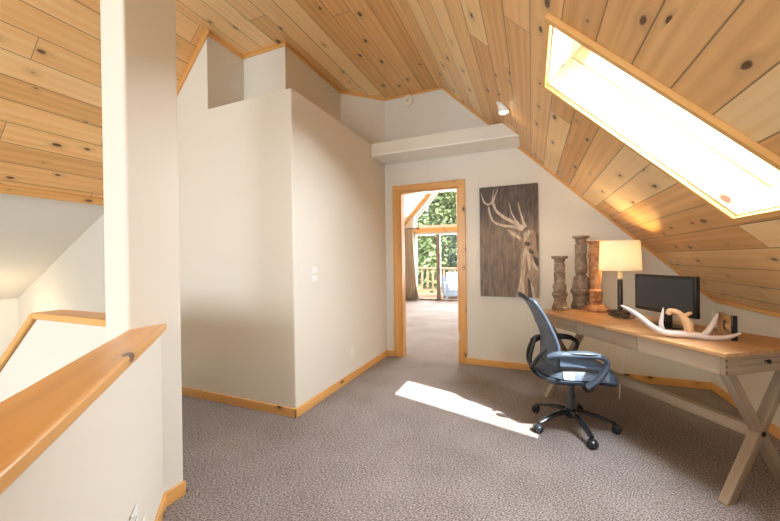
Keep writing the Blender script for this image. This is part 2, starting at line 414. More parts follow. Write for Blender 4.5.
# pine cap of the near half wall
n0, n1 = -.525, -.398
near_end = -n1/q7
yA = n1/q7 + 1.695; yB = n0/q7 + 1.70
def cap_part(name, na, nb, z0, z1, mat):
    ya = nb/q7 + 1.699; yb = na/q7 + 1.699
    y0_ = -1.95
    A = Vector(DN(y0_, nb+.155, z0)); B = Vector((-1.699, ya, z0)); Cc = Vector((-1.699, yb, z0)); D_ = Vector(DN(y0_, na, z0))
    x = Vector((q7,q7,0)); y = Vector((-q7,q7,0)); z = Vector((0,0,1))
    mw = Matrix(((x.x,y.x,0,A.x),(x.y,y.y,0,A.y),(0,0,1,A.z),(0,0,0,1))); inv = mw.inverted()
    bb = MB(); bb.prism([inv @ p for p in (A,B,Cc,D_)], (0,0,z1-z0))
    return bb, mw
bb, mw = cap_part('c', n0, n1, .874, .914, None)
rc = bb.build('trim_rail_cap_near', M['cap'], bevel=.009, segs=3, mw=mw); st(rc)
# far half wall and its cap, then the run that goes down with the stairs
b = MB(); b.prism([(-1.88,1.10,-2.6),(-2.86,1.10,-2.6),(-2.86,1.10,.874),(-1.88,1.10,.874)], (0,.12,0))
b.prism([(-2.86,1.10,-2.6),(-5.0,1.10,-2.6),(-5.0,1.10,-.82),(-2.86,1.10,.874)], (0,.12,0))
st(b.build('wall_half_far', M['wall'], smooth=0))
board('trim_rail_cap_far', (-2.88,1.08,.874), (-1.88,1.08,.874), (0,1,0), .155, .04, M['cap'], bevel=.005, thick_dir=(0,0,1))['kind']='structure'
board('trim_rail_cap_down', (-5.0,1.08,-.81), (-2.875,1.08,.878), (0,1,0), .155, .04, M['cap'], bevel=.005, thick_dir=(0,0,1))['kind']='structure'

# ------------------------------------------------------------------ baseboards
BH, BT = .07, .015
def bb_(name, p0, p1, out):
    o = board(name, (*p0, 0), (*p1, 0), (0,0,1), BH, BT, M['trim'], bevel=.003, thick_dir=(*out, 0)); o['kind'] = 'structure'
bb_('baseboard_closet_front', (-3.0,2.13), (-1.685,2.13), (0,-1))
bb_('baseboard_closet_side', (-1.70,2.115), (-1.70,3.93), (1,0))
bb_('baseboard_back_left', (-1.685,3.93), (-1.605,3.93), (0,-1))
bb_('baseboard_back', (-.70,3.93), (1.5,3.93), (0,-1))
bb_('baseboard_right', (1.5,3.93), (1.5,Y0), (-1,0))
bb_('baseboard_column', (-1.70,1.112), (-1.70,1.215), (1,0))
bb_('baseboard_half_wall', (-1.70,1.106), (-.325*q7+1.95*q7,-.325*q7-1.95*q7), (q7,q7))

# ------------------------------------------------------------------ ceiling trims
def tr(name, p0, p1, wd, w, td, t=.014):
    o = board(name, p0, p1, wd, w, t, M['trim'], bevel=.002, thick_dir=td); o['kind'] = 'structure'
tr('trim_slope_back', (XR,YF,ZC), (KX,YF,KZ), (-1,0,-1), .022, (0,-1,0))
tr('trim_slope_right', (KX,Y0,KZ), (KX,YF,KZ), (0,0,-1), .03, (-1,0,0))
tr('trim_flat_back', (-1.69,YF,ZC), (XR,YF,ZC), (0,0,-1), .03, (0,-1,0))
tr('trim_niche_diagonal', (-2.09,3.53,ZC), (-1.69,3.93,ZC), (0,0,-1), .03, (1,-1,0))
tr('trim_niche_long', (-2.09,2.54,ZC), (-2.09,3.53,ZC), (0,0,-1), .03, (1,0,0))
tr('trim_niche_back', (-2.6,2.54,ZC), (-2.075,2.54,ZC), (0,0,-1), .035, (0,-1,0))
tr('trim_niche_left', (-2.6,2.13,ZC), (-2.6,2.54,ZC), (0,0,-1), .04, (1,0,0))
tr('trim_left_slope', (-3.91,2.13,1.80), (-2.59,2.13,zL(-2.59)), (1,0,-1.1), .05, (0,-1,0))

# ------------------------------------------------------------------ door opening in the back wall
cw = .09
door = empty('door_1', (-1.14, YF, 0)); st(door)
def dbox(name, lo, hi, vertical=True):
    lo = Vector(lo); hi = Vector(hi)
    if vertical:  # local Y up
        mw = Matrix(((1,0,0,lo.x),(0,0,-1,hi.y),(0,1,0,lo.z),(0,0,0,1)))
        b = MB(); b.box((0,0,0),(hi.x-lo.x,hi.z-lo.z,hi.y-lo.y))
    else:
        mw = Matrix(((0,1,0,lo.x),(0,0,1,lo.y),(1,0,0,lo.z),(0,0,0,1)))
        b = MB(); b.box((0,0,0),(hi.z-lo.z,hi.x-lo.x,hi.y-lo.y))
    o = b.build(name, M['trim'], bevel=.004, mw=mw); o.parent = door; o.matrix_parent_inverse = Matrix.Translation(-door.location); return o
dbox('casing', (DX0-cw+.005,YF-.02,0), (DX0+.005,YF,DZ))
dbox('casing', (DX1-.005,YF-.02,0), (DX1+.08,YF,DZ))
dbox('header_casing', (DX0-cw+.005,YF-.02,DZ), (DX1+.08,YF,DZ+.08), False)
dbox('jamb', (DX0,YF,0), (DX0+.02,YF+.12,DZ))
dbox('jamb', (DX1-.02,YF,0), (DX1,YF+.12,DZ))
dbox('header_jamb', (DX0,YF,DZ-.02), (DX1,YF+.12,DZ), False)
b = MB(); b.box((DX1-.012,YF-.024,.27),(DX1+.002,YF+.03,.35)); o = b.build('hinge', M['white'], bevel=.001); o.parent = door; o.matrix_parent_inverse = Matrix.Translation(-door.location)

# ------------------------------------------------------------------ skylights
def skylight(idx, ya, yb):
    root = bpy.data.objects.new('window_%d' % idx, None); C.objects.link(root); st(root); root.matrix_world = MR @ Matrix.Translation((S0, ya, 0))
    D_ = .34; L = S1-S0; W = yb-ya
    def part(name, lo, hi, mat, axis='X', bevel=.002):
        # local Y of the board along its length
        lo = Vector(lo); hi = Vector(hi); d = hi-lo
        if axis == 'X': R = Matrix(((0,1,0,lo.x),(0,0,1,lo.y),(1,0,0,lo.z),(0,0,0,1))); b = MB(); b.box((0,0,0),(d.z,d.x,d.y))
        else: R = Matrix(((0,0,1,lo.x),(0,1,0,lo.y),(1,0,0,lo.z),(0,0,0,1)));  b = MB(); b.box((0,0,0),(d.z,d.y,d.x))
        o = b.build(name, mat, bevel=bevel); o.parent = root; o.matrix_local = R; return o
    g = .006
    for yy, sgn in ((0, -1), (W, 1)):
        a, c = (yy-.02, yy+.004) if sgn < 0 else (yy-.004, yy+.02)
        part('lining_board', (0,a,0), (L,c,.175-g), M['shaft'])
        part('lining_board', (0,a,.175), (L,c,D_), M['shaft'])
    part('lining_board', (-.02,-.02,0), (.004,W+.02,.175-g), M['shaft'], 'Y')
    part('lining_board', (-.02,-.02,.175), (.004,W+.02,D_), M['shaft'], 'Y')
    part('lining_board', (L-.004,-.02,0), (L+.02,W+.02,.175-g), M['shaft'], 'Y')
    part('lining_board', (L-.004,-.02,.175), (L+.02,W+.02,D_), M['shaft'], 'Y')
    cwid = .028; ct = .022
    part('casing', (-cwid,-cwid,-ct), (L+cwid,0,0), M['trim'])
    part('casing', (-cwid,W,-ct), (L+cwid,W+cwid,0), M['trim'])
    part('casing', (-cwid,0,-ct), (0,W,0), M['trim'], 'Y')
    part('casing', (L,0,-ct), (L+cwid,W,0), M['trim'], 'Y')
    b = MB(); b.box((0,0,D_-.03),(L,W,D_-.024)); o = b.build('pane', M['glass'], smooth=0); o.parent = root
    b = MB()
    for lo, hi in (((-.02,-.02),(L+.02,.035)),((-.02,W-.035),(L+.02,W+.02)),((-.02,-.02),(.035,W+.02)),((L-.035,-.02),(L+.02,W+.02))):
        b.box((lo[0],lo[1],D_),(hi[0],hi[1],D_+.05))
    o = b.build('sash', M['frame_wh'], smooth=0); o.parent = root
for i, (a, c) in enumerate(SKY): skylight(3+i, a, c)

# ------------------------------------------------------------------ wall devices
def on_wall(root, bb, name, mat, **k):
    o = bb.build(name, mat, **k); o.parent = root; return o
def device(name, loc, rz, label, cat, kind):
    """local X across, local Y out of the wall is -Y, Z up"""
    r = empty(name, loc, rz); tag(r, label, cat)
    w, h = (.07, .115) if kind != 'double' else (.075, .12)
    b = MB(); b.box((-w/2,-.006,-h/2),(w/2,0,h/2)); on_wall(r, b, 'cover_plate', M['white'], bevel=.002)
    if kind == 'double':
        for x in (-.017,.017):
            b = MB(); b.box((x-.005,-.016,-.012),(x+.005,-.006,.012)); on_wall(r, b, 'toggle', M['cream'], bevel=.002)
    else:
        for z in (-.026,.026):
            b = MB(); b.box((-.016,-.008,z-.018),(.016,-.006,z+.018)); s_ = on_wall(r, b, 'socket', M['white'], bevel=.001)
            b = MB(); b.box((-.008,-.0085,z-.006),(-.005,-.0078,z+.006)); b.box((.005,-.0085,z-.006),(.008,-.0078,z+.006)); on_wall(s_, b, 'slot', M['dark_hole'])
    return r
device('light_switch', (-1.70,2.395,1.10), PI/2, 'white double light switch plate on the white wall left of the doorway', 'light switch', 'double')
device('wall_outlet', (-1.70,3.03,.275), PI/2, 'white electrical outlet low on the white wall left of the doorway', 'outlet', 'single')
a45 = math.atan2(q7, q7) + PI/2
device('wall_outlet', (*DN(1.575,-.408,0)[:2],.162), PI*.75, 'white outlet at the bottom of the half wall, right one of the pair', 'outlet', 'single')
device('cable_outlet', (*DN(1.475,-.4055,0)[:2],.272), PI*.75, 'white wall plate on the half wall, left one of the pair', 'wall plate', 'single')
r = empty('smoke_detector', (-1.377,YF,3.150)); tag(r, 'round cream smoke detector on the wall above the ledge', 'smoke detector')
b = MB(); b.lathe([(.052,0),(.055,.012),(.05,.022),(.034,.026),(.032,.022),(.022,.022),(.0,.030)], n=32, mat=Matrix.Rotation(PI/2,4,'X') @ Matrix.Diagonal((1.3,1.3,1,1)), cap=False); o = b.build('housing', M['cream']); o.parent = r
b = MB(); b.tube([(-.005,-.03,-.012),(.016,-.028,.018)], .003, 8); o = b.build('test_button', M['dark_hole']); o.parent = r

# adjustable ceiling spot on the right pitch
spot = bpy.data.objects.new('ceiling_spotlight', None); C.objects.link(spot); spot.matrix_world = MR @ Matrix.Translation((sX(-.21), 3.06, 0)); tag(spot, 'white adjustable ceiling spotlight, switched on, in the pine slope', 'light')
b = MB(); b.lathe([(.048,0),(.07,-.004),(.072,-.010),(.05,-.014),(.048,0)], n=32, cap=False); o = b.build('trim_ring', M['white']); o.parent = spot
RT = Matrix.Rotation(math.radians(-48),4,'Y')
b = MB(); b.lathe([(.046,.03),(.047,-.03),(.040,-.055),(.036,-.055),(.036,-.03)], n=28, mat=RT, cap=False); o = b.build('swivel_head', M['white']); o.parent = spot
b = MB(); b.lathe([(.0,-.040),(.035,-.042),(.035,-.038),(.0,-.036)], n=24, mat=RT, cap=False); o = b.build('bulb', emit('spot_bulb', (1,.85,.6), 30)); o.parent = spot

# ------------------------------------------------------------------ elk picture
r = empty('elk_picture', (-.2325, YF, 1.395)); tag(r, 'tall unframed dark brown canvas picture of an elk head with antlers', 'picture')
PW, PH = .60, 1.215
b = MB(); b.box((-PW/2,-.035,-PH/2),(PW/2,-.002,PH/2)); cv = b.build('canvas', canvas_mat(), bevel=.002); cv.parent = r
def pc(x, y):   # crop pixels of the study -> canvas plane
    return ((x-40)/257*PW - PW/2, PH/2 - (y-30)/478*PH)
def art(name, polys, mat, yy):
    b = MB()
    for k, P in enumerate(polys):     # thin layers of paint, each lying on the one before
        pts = [Vector((pc(x,y)[0], yy - .00008*k, pc(x,y)[1])) for x, y in P]
        if sum(pts[i].x*pts[(i+1) % len(pts)].z - pts[(i+1) % len(pts)].x*pts[i].z for i in range(len(pts))) < 0: pts.reverse()
        vs = [b.bm.verts.new(p) for p in pts]
        for t in tessellate_polygon([[Vector((p.x, p.z, 0)) for p in pts]]): b.bm.faces.new([vs[i] for i in t])
    o = b.build(name, mat, smooth=0); o.parent = cv; return o
tan = paint_mat('painted_elk_fur', (.24,.16,.11), (.36,.25,.17), (.48,.36,.25), 14, 4)
pale = paint_mat('painted_elk_highlight', (.36,.26,.18), (.58,.46,.35), (.72,.62,.50), 16, 5)
drk = paint_mat('painted_elk_shadow', (.05,.035,.03), (.09,.06,.045), (.16,.11,.08), 10, 4)
art('painted_head', [[(236,232),(262,218),(280,228),(297,250),(297,508),(196,508),(208,470),(216,430),(222,380),(222,330),(228,290),(234,262)]], tan, -.0362)
art('painted_ear', [[(160,216),(185,222),(212,236),(232,262),(226,272),(200,262),(180,246)]], tan, -.0362)
art('painted_highlight', [[(262,440),(276,470),(282,508),(272,508)], [(246,300),(262,330),(266,380),(256,400),(250,350)], [(238,300),(248,296),(246,340),(240,390),(236,440),(238,508),(200,508),(212,468),(221,420),(228,375),(232,330)],
    [(236,240),(258,224),(266,232),(250,262),(238,274)], [(168,220),(196,232),(222,256),(218,262),(194,248),(178,236)],
    [(272,345),(290,380),(297,388),(297,398),(282,388),(268,362)]], pale, -.0374)
for P_ in [[(250,420),(262,440),(270,508),(252,508)], [(286,230),(297,246),(297,330),(290,300)], [(196,250),(206,258),(214,262),(204,266)], [(238,276),(254,272),(266,284),(258,292),(244,290)], [(272,330),(297,345),(297,380),(284,368)], [(262,300),(280,318),(272,330),(258,316)]]: art('painted_shadow', [P_], drk, -.0378)
def stroke(pts, w0, w1):
    b = []; n = len(pts)
    L, R = [], []
    for i, (x, y) in enumerate(pts):
        x0, y0 = pts[max(i-1,0)]; x1, y1 = pts[min(i+1,n-1)]
        dx, dy = x1-x0, y1-y0; l = math.hypot(dx,dy) or 1
        w = w0 + (w1-w0)*i/(n-1); L.append((x - dy/l*w, y + dx/l*w)); R.append((x + dy/l*w, y - dx/l*w))
    return [[L[i], L[i+1], R[i+1], R[i]] for i in range(n-1)]
st_ = []
for P, w0, w1 in (([(240,214),(215,204),(180,182),(148,164),(120,140),(106,118)],9,6), ([(110,122),(104,95),(112,70),(126,42)],6,1.5), ([(108,118),(98,95),(102,70),(106,45)],5,1.5),
    ([(232,222),(190,208),(150,202),(118,192),(98,176),(88,150),(82,118)],7,4), ([(96,100),(80,108),(62,96),(54,76),(48,55)],6,1.5), ([(245,212),(232,180),(222,145),(213,103)],7,1),
    ([(222,208),(200,178),(184,148),(174,104)],6,1), ([(98,100),(104,106),(110,120)],5,6)):
    st_ += stroke(P, w0*.9, w1*.9)
art('painted_antlers', st_, pale, -.0368)

# ------------------------------------------------------------------ desk
DA = math.radians(34.8)
def W(n, d, z=0.0): return Vector((n*math.cos(DA) - d*math.sin(DA), n*math.sin(DA) + d*math.cos(DA), z))
desk = empty('writing_desk', W(2.19,1.95), DA)      # local X = n, local Y = d
tag(desk, 'long trestle desk with warm brown top, grey weathered apron and crossed legs', 'desk')
N0, N1, D0, D1 = -.31, .315, -.72, .74     # extents around centre
b = MB(); b.box((N0,D0,.729),(N1,D1,.75)); o = b.build('desktop', M['desk_top'], bevel=.003); o.parent = desk
def dpart(name, lo, hi, mat, axis='Y', parent=desk, bevel=.002):
    lo = Vector(lo); hi = Vector(hi); d = hi-lo
    if axis == 'Y': R = Matrix.Translation(lo); b = MB(); b.box((0,0,0), d)
    else: R = Matrix(((0,1,0,lo.x),(-1,0,0,hi.y),(0,0,1,lo.z),(0,0,0,1))); b = MB(); b.box((0,0,0),(d.y,d.x,d.z))
    o = b.build(name, mat, bevel=bevel); o.parent = parent; o.matrix_local = R; return o
G = M['desk_grey']
fr = dpart('apron', (N0+.018,D0+.006,.642), (N0+.03,D1-.006,.729), G)
dpart('apron', (N1-.03,D0+.006,.642), (N1-.006,D1-.006,.729), G)
dpart('apron', (N0+.03,D1-.03,.642), (N1-.03,D1-.006,.729), G, 'X')
dpart('apron', (N0+.006,D0+.02,.642), (N1-.006,D0+.03,.729), G, 'X')
# end face: frame around the narrow pull out drawer
dpart('end_rail', (N0+.006,D0+.004,.642), (N1-.006,D0+.02,.682), G, 'X')
dpart('end_rail', (N0+.006,D0+.004,.682), (N0+.10,D0+.02,.729), G, 'X')
dpart('end_rail', (N1-.10,D0+.004,.682), (N1-.006,D0+.02,.729), G, 'X')
dr = dpart('end_drawer', (N0+.102,D0+.004,.684), (N1-.102,D0+.02,.711), G, 'X')
dpart('end_rail', (N0+.10,D0+.004,.713), (N1-.10,D0+.02,.729), G, 'X')
b = MB(); b.lathe([(.004,0),(.005,.008),(.011,.014),(.011,.020),(.006,.024),(0,.025)], n=16, mat=Matrix.Rotation(PI/2,4,'X'), cap=False)
o = b.build('drawer_knob', M['iron']); o.parent = desk; o.location = (-.055,D0+.004,.697)
# dovetail ends at the near corner
b = MB()
for z in (.650,.678,.706): b.box((N0+.0045,D0+.003,z),(N0+.0175,D0+.0042,z+.014))
o = b.build('dovetail', plain('dark_end_grain', (.17,.10,.06), .6)); o.parent = desk
# front drawers: three faces with thin gaps
ys = [D0+.006, -.26, .235, D1-.006]
for i in range(3): dpart('drawer_front', (N0+.006,ys[i]+(.0 if i==0 else .002),.642), (N0+.018,ys[i+1]-.002,.727), G)
# crossed legs
def leg(name, yc, side):
    """beam in the X-Z plane from the floor at one side to the apron at the other"""
    x0, x1 = (N0+.045, N1-.165) if side > 0 else (N1-.11, N0+.105)
    w = .052*side; b = MB()
    p = [Vector((x0,0,0)), Vector((x0+w,0,0)), Vector((x1+w,0,.642)), Vector((x1,0,.642))]
    ax = (p[3]-p[0]).normalized(); z = Vector((0,1,0)); x = ax.cross(z)
    R = Matrix(((x.x,ax.x,z.x,x0),(x.y,ax.y,z.y,yc-.022),(x.z,ax.z,z.z,0),(0,0,0,1))); inv = R.inverted()
    b.prism([inv @ (q + Vector((0,yc-.022,0))) for q in p], (0,0,.044))
    o = b.build(name, G, bevel=.003); o.parent = desk; o.matrix_local = R; return o
for yc in (D0+.05, D1-.09):
    leg('leg', yc, 1); leg('leg', yc+.001, -1)
    sgn = -1 if yc < 0 else 1
    b = MB(); b.lathe([(.013,0),(.013,.004),(.006,.009),(0,.010)], n=12, mat=Matrix.Rotation(PI/2*(-sgn),4,'X'), cap=False)
    o = b.build('bolt', M['iron']); o.parent = desk; o.location = (-.03, yc+sgn*.024, .322)
dpart('stretcher', (-.052,D0+.07,.290), (-.008,D1-.11,.350), G)

def on_desk(name, n, d, label, cat, rz=0.0):
    r = empty(name, W(n, d, .75), rz); tag(r, label, cat); return r

# ------------------------------------------------------------------ candle holders
def mould(prof, mat, r, name, n=40, flute=0, amp=0.0, twist=0, z0=0, z1=1):
    b = MB(); rings = []
    dense = []
    for (ra, za), (rb, zb) in zip(prof, prof[1:]):
        k = max(1, int(abs(zb-za)/.006))
        for i in range(k): dense.append((ra+(rb-ra)*i/k, za+(zb-za)*i/k))
    dense.append(prof[-1])
    for ra, z in dense:
        ring = []
        for k in range(n):
            a = 2*PI*k/n; rr = ra
            if flute and z0 < z < z1: rr *= 1 + amp*.8*math.cos(flute*a + twist*z) + amp*.2*math.sin(3*a + z*120)
            ring.append(b.bm.verts.new((rr*math.cos(a), rr*math.sin(a), z)))
        rings.append(ring)
    for A, B in zip(rings, rings[1:]):
        for k in range(n): b.bm.faces.new([A[k], A[(k+1)%n], B[(k+1)%n], B[k]])
    b.bm.faces.new(rings[0][::-1]); b.bm.faces.new(rings[-1])
    o = b.build(name, mat, smooth=50); o.parent = r; return o
def holder(name, n, d, H, kind, label):
    r = on_desk(name, n, d, label, 'candle holder', .4)
    r['group'] = 'carved candle holders on the desk'
    if kind == 1:
        m = M['carve_grey']
        mould([(.066,0),(.068,.025),(.060,.03),(.058,.05),(.050,.075),(.052,.10),(.064,.125),(.068,.14),(.060,.155),(.05,.16)], m, r, 'base', flute=6, amp=.05, z0=.03, z1=.155)
        mould([(.050,.16),(.053,.17),(.056,.20),(.050,.225),(.038,.235),(.046,.245),(.044,.29),(.047,.325),(.036,.335),(.044,.345),(.042,.38),(.045,.405),(.036,.415)], m, r, 'shaft', flute=5, amp=.06, z0=.17, z1=.41)
        mould([(.036,.415),(.040,.425),(.046,.43),(.040,.44),(.044,.447),(.060,.452),(.066,.458),(.066,H),(.02,H)], m, r, 'cup')
    elif kind == 2:
        m = M['carve_grey']
        mould([(.082,0),(.084,.03),(.074,.04),(.064,.08),(.068,.12),(.082,.15),(.086,.17),(.076,.18)], m, r, 'base', flute=7, amp=.05, z0=.03, z1=.17)
        mould([(.072,.18),(.074,.20),(.070,.24),(.067,.275),(.056,.285),(.040,.30),(.036,.31),(.05,.325),(.046,.335),(.052,.345),(.050,.42),(.046,.475),(.050,.48),(.044,.487),(.050,.50),(.048,.55),(.052,.575),(.036,.585)], m, r, 'shaft', flute=6, amp=.05, z0=.20, z1=.57)
        mould([(.036,.585),(.044,.60),(.046,.61),(.040,.62),(.056,.632),(.068,.640),(.070,H-.004),(.067,H),(.02,H)], m, r, 'cup')
    else:
        m = M['carve_rust']
        mould([(.100,0),(.104,.012),(.098,.025),(.080,.038),(.066,.05),(.052,.055)], m, r, 'base', flute=4, amp=.02, z0=.005, z1=.05)
        mould([(.048,.055),(.050,.065),(.045,.075),(.050,.085),(.050,.10),(.045,.108),(.052,.115),(.052,.14),(.046,.148),(.052,.156),(.053,.175),(.042,.185),(.040,.20),(.044,.26),(.050,.35),(.052,.40),(.046,.42),(.046,.45),(.053,.47),(.054,.505),(.046,.53),(.040,.545)], m, r, 'shaft', flute=8, amp=.035, twist=38, z0=.2, z1=.53)
        mould([(.040,.545),(.046,.555),(.048,.565),(.046,.575),(.062,.582),(.070,.588),(.070,H),(.02,H)], m, r, 'cup')
holder('candle_holder', 2.10, 2.62, .476, 1, 'short grey-brown carved wooden candle holder, leftmost and lowest on the desk')
holder('candle_holder', 2.325, 2.625, .655, 2, 'tallest grey-brown carved wooden candle holder, middle of the three')
holder('candle_holder', 2.345, 2.485, .602, 3, 'reddish-brown twisted wooden candle holder beside the lamp')

# ------------------------------------------------------------------ table lamp
lamp = on_desk('table_lamp', 2.405, 2.30, 'table lamp with cream drum shade and dark slim stem, switched on', 'lamp')
def lp(name, prof, mat, n=36, cap=True, parent=None):
    b = MB(); b.lathe(prof, n=n, cap=cap); o = b.build(name, mat); o.parent = parent or lamp; return o
lp('base', [(.070,0),(.074,.006),(.072,.018),(.064,.026),(.03,.030),(.018,.034)], M['lampdark'])
lp('stem', [(.0185,.03),(.0185,.275),(.016,.28)], M['lampdark'])
lp('socket', [(.016,.28),(.019,.286),(.019,.298),(.014,.305),(.014,.33),(.018,.335),(.018,.38),(.012,.39)], M['lampcream'])
b = MB(); b.tube([(.016,0,.312),(.034,0,.316),(.036,0,.316)], [.004,.004,.008], 10); o = b.build('switch', M['lampcream']); o.parent = lamp
m, nt, bs = new_mat('cream_lamp_shade'); q = NB(nt)
oc = q.n('ShaderNodeTexCoord').outputs['Object']
tl = q.n('ShaderNodeBsdfTranslucent'); tl.inputs[0].default_value = (.95,.90,.80,1)
bs.inputs['Base Color'].default_value = (.86,.83,.76,1); bs.inputs['Roughness'].default_value = .9
mx = q.n('ShaderNodeMixShader'); mx.inputs[0].default_value = .5
nt.links.new(bs.outputs[0], mx.inputs[1]); nt.links.new(tl.outputs[0], mx.inputs[2])
q.bump(q.noise(oc, 160.0, 2), .2, .001, bs)
nt.links.new(mx.outputs[0], [x for x in nt.nodes if x.type == 'OUTPUT_MATERIAL'][0].inputs[0])
b = MB(); b.lathe([(.148,.352),(.139,.590),(.137,.590),(.146,.352),(.148,.352)], n=48, cap=False); sh = b.build('lamp_shade', m); sh.parent = lamp
lp('bulb', [(.012,.40),(.014,.41),(.030,.44),(.032,.46),(.022,.485),(0.001,.495)], emit('lamp_bulb', (1,.78,.45), 12), cap=False)
b = MB()
for k in range(3):
    a = 2*PI*k/3; b.tube([(0,0,.39),(.09*math.cos(a),.09*math.sin(a),.40),(.137*math.cos(a),.137*math.sin(a),.578)], .0015, 6)
o = b.build('shade_support', M['iron']); o.parent = lamp

# ------------------------------------------------------------------ monitor
mr = empty('computer_monitor', (.80,2.775,.75), math.atan2(-.434,.901)*1.0 + PI/2*0)
mr.rotation_euler = (0,0,math.atan2(.434,.901))   # local Y along the screen width (dd), local -X faces the camera
tag(mr, 'black widescreen computer monitor standing on the desk, screen off', 'monitor')
b = MB(); b.box((0,-.235,.085),(.028,.235,.338)); hs = b.build('screen_housing', M['bezel'], bevel=.004); hs.parent = mr
b = MB(); b.box((.028,-.15,.12),(.05,.15,.30)); o = b.build('rear_cover', M['bezel'], bevel=.01); o.parent = mr
b = MB(); b.box((-.0015,-.217,.108),(.001,.217,.320)); o = b.build('screen', M['screen'], smooth=0); o.parent = mr
b = MB(); b.box((.022,-.03,.004),(.045,.03,.16)); o = b.build('neck', M['bezel'], bevel=.004); o.parent = mr
b = MB(); b.lathe([(.12,0),(.122,.004),(.115,.010),(.05,.016),(.03,.018)], n=40, mat=Matrix.Scale(.78,4,(1,0,0))); o = b.build('base', M['bezel']); o.parent = mr
# cable heap beside it
b = MB()
random.seed(3); pts = []
for k in range(60):
    a = k*.62; pts.append((.035*math.cos(a)*(1+.3*math.sin(k*.9)), .075*math.sin(a*.83)+.01*math.sin(k), .006+.010*(1+math.sin(k*1.3))))
b.tube(arc(pts, 4), .0028, 6)
o = b.build('cable_coil', M['black']); o.location = W(2.24,2.13,.75); o.rotation_euler = (0,0,DA); tag(o, 'tangle of black cables on the desk left of the monitor', 'cable')

# ------------------------------------------------------------------ antler
def lerp_r(rs, n):
    out = []
    for i in range(n):
        t = i/(n-1)*(len(rs)-1); a = int(min(t, len(rs)-2)); out.append(rs[a]+(rs[a+1]-rs[a])*(t-a))
    return out
A0 = Vector((.80,2.40,.75)); ant = empty('elk_antler', A0); tag(ant, 'bleached branching antler lying on the front of the desk', 'antler')
def av(*p): return [Vector(x)-A0 for x in p]
def atube(name, pts, rs, mat, k=5, n=12):
    P = arc(av(*pts), k); b = MB(); b.tube(P, lerp_r(rs, len(P)), n); o = b.build(name, mat, smooth=60); o.parent = ant; return o
atube('main_beam', [(.501,2.45,.917),(.540,2.435,.895),(.589,2.42,.858),(.640,2.412,.810),(.700,2.408,.776),(.764,2.403,.772),(.816,2.399,.774),(.880,2.394,.766),(.94,2.389,.766),(.99,2.385,.780),(1.026,2.383,.801)], [.004,.012,.015,.017,.018,.018,.020,.018,.014,.010,.003], M['antler'])
atube('tine', [(.697,2.408,.776),(.688,2.409,.82),(.692,2.409,.865),(.699,2.408,.918)], [.013,.012,.009,.002], M['antler'])
atube('tine', [(.868,2.394,.770),(.890,2.393,.795),(.912,2.392,.835),(.925,2.391,.870),(.937,2.390,.903)], [.014,.014,.012,.009,.002], M['antler'])
atube('antler_base', [(.722,2.42,.878),(.735,2.425,.895),(.765,2.43,.892),(.790,2.425,.868),(.812,2.41,.825),(.812,2.40,.782)], [.013,.018,.017,.019,.024,.021], M['burr'])
atube('burr', [(.800,2.425,.872),(.822,2.42,.888),(.834,2.418,.894)], [.014,.010,.005], M['burr'], n=10)

# ------------------------------------------------------------------ carved block
br = empty('carved_wood_block', (1.006,2.425,.75), math.atan2(.223,.017)); tag(br, 'small carved wooden block with dark square recess at the desk right end', 'ornament')
b = MB()   # local X along the carved face, +Y is the side turned to the room
b.box((0,-.018,0),(.195,0,.035)); b.box((0,-.018,.098),(.195,0,.128)); b.box((0,-.018,.035),(.075,0,.098)); b.box((.135,-.018,.035),(.195,0,.098))
bmesh.ops.remove_doubles(b.bm, verts=b.bm.verts[:], dist=1e-6)
o = b.build('block', M['carve_block'], bevel=.002); o.parent = br
b = MB(); b.box((.075,-.017,.035),(.135,-.008,.098)); o = b.build('recess', M['dark_hole']); o.parent = br
b = MB(); b.box((-.014,-.020,0),(0,.003,.136)); o = b.build('black_side', M['bezel'], bevel=.002); o.parent = br
b = MB()
for k in range(5): b.tube([(.012+.012*k,.001,.05),(.020+.012*k,.004,.066),(.012+.012*k,.001,.083)], .004, 8)
o = b.build('carving', M['carve_block'], smooth=60); o.parent = br

# lamp cord and floor cord
b = MB(); b.tube(arc([(0,0,-.02),(0.0,-.02,-.15),(-.03,-.06,-.30),(-.05,-.12,-.45)],6), .0022, 6)
o = b.build('power_cord', M['white']); o.location = W(2.25,2.13,.625); tag(o, 'thin pale cord hanging below the desk behind the chair seat', 'cord')

# ------------------------------------------------------------------ office chair
CH = Vector((.251,2.731,0)); fa = math.atan2(.22,.975)
chair = empty('office_chair', CH, fa); tag(chair, 'blue-black mesh-back office chair on casters in front of the desk', 'office chair')
def cpart(bb, name, mat, parent=chair, **k):
    o = bb.build(name, mat, **k); o.parent = parent; return o
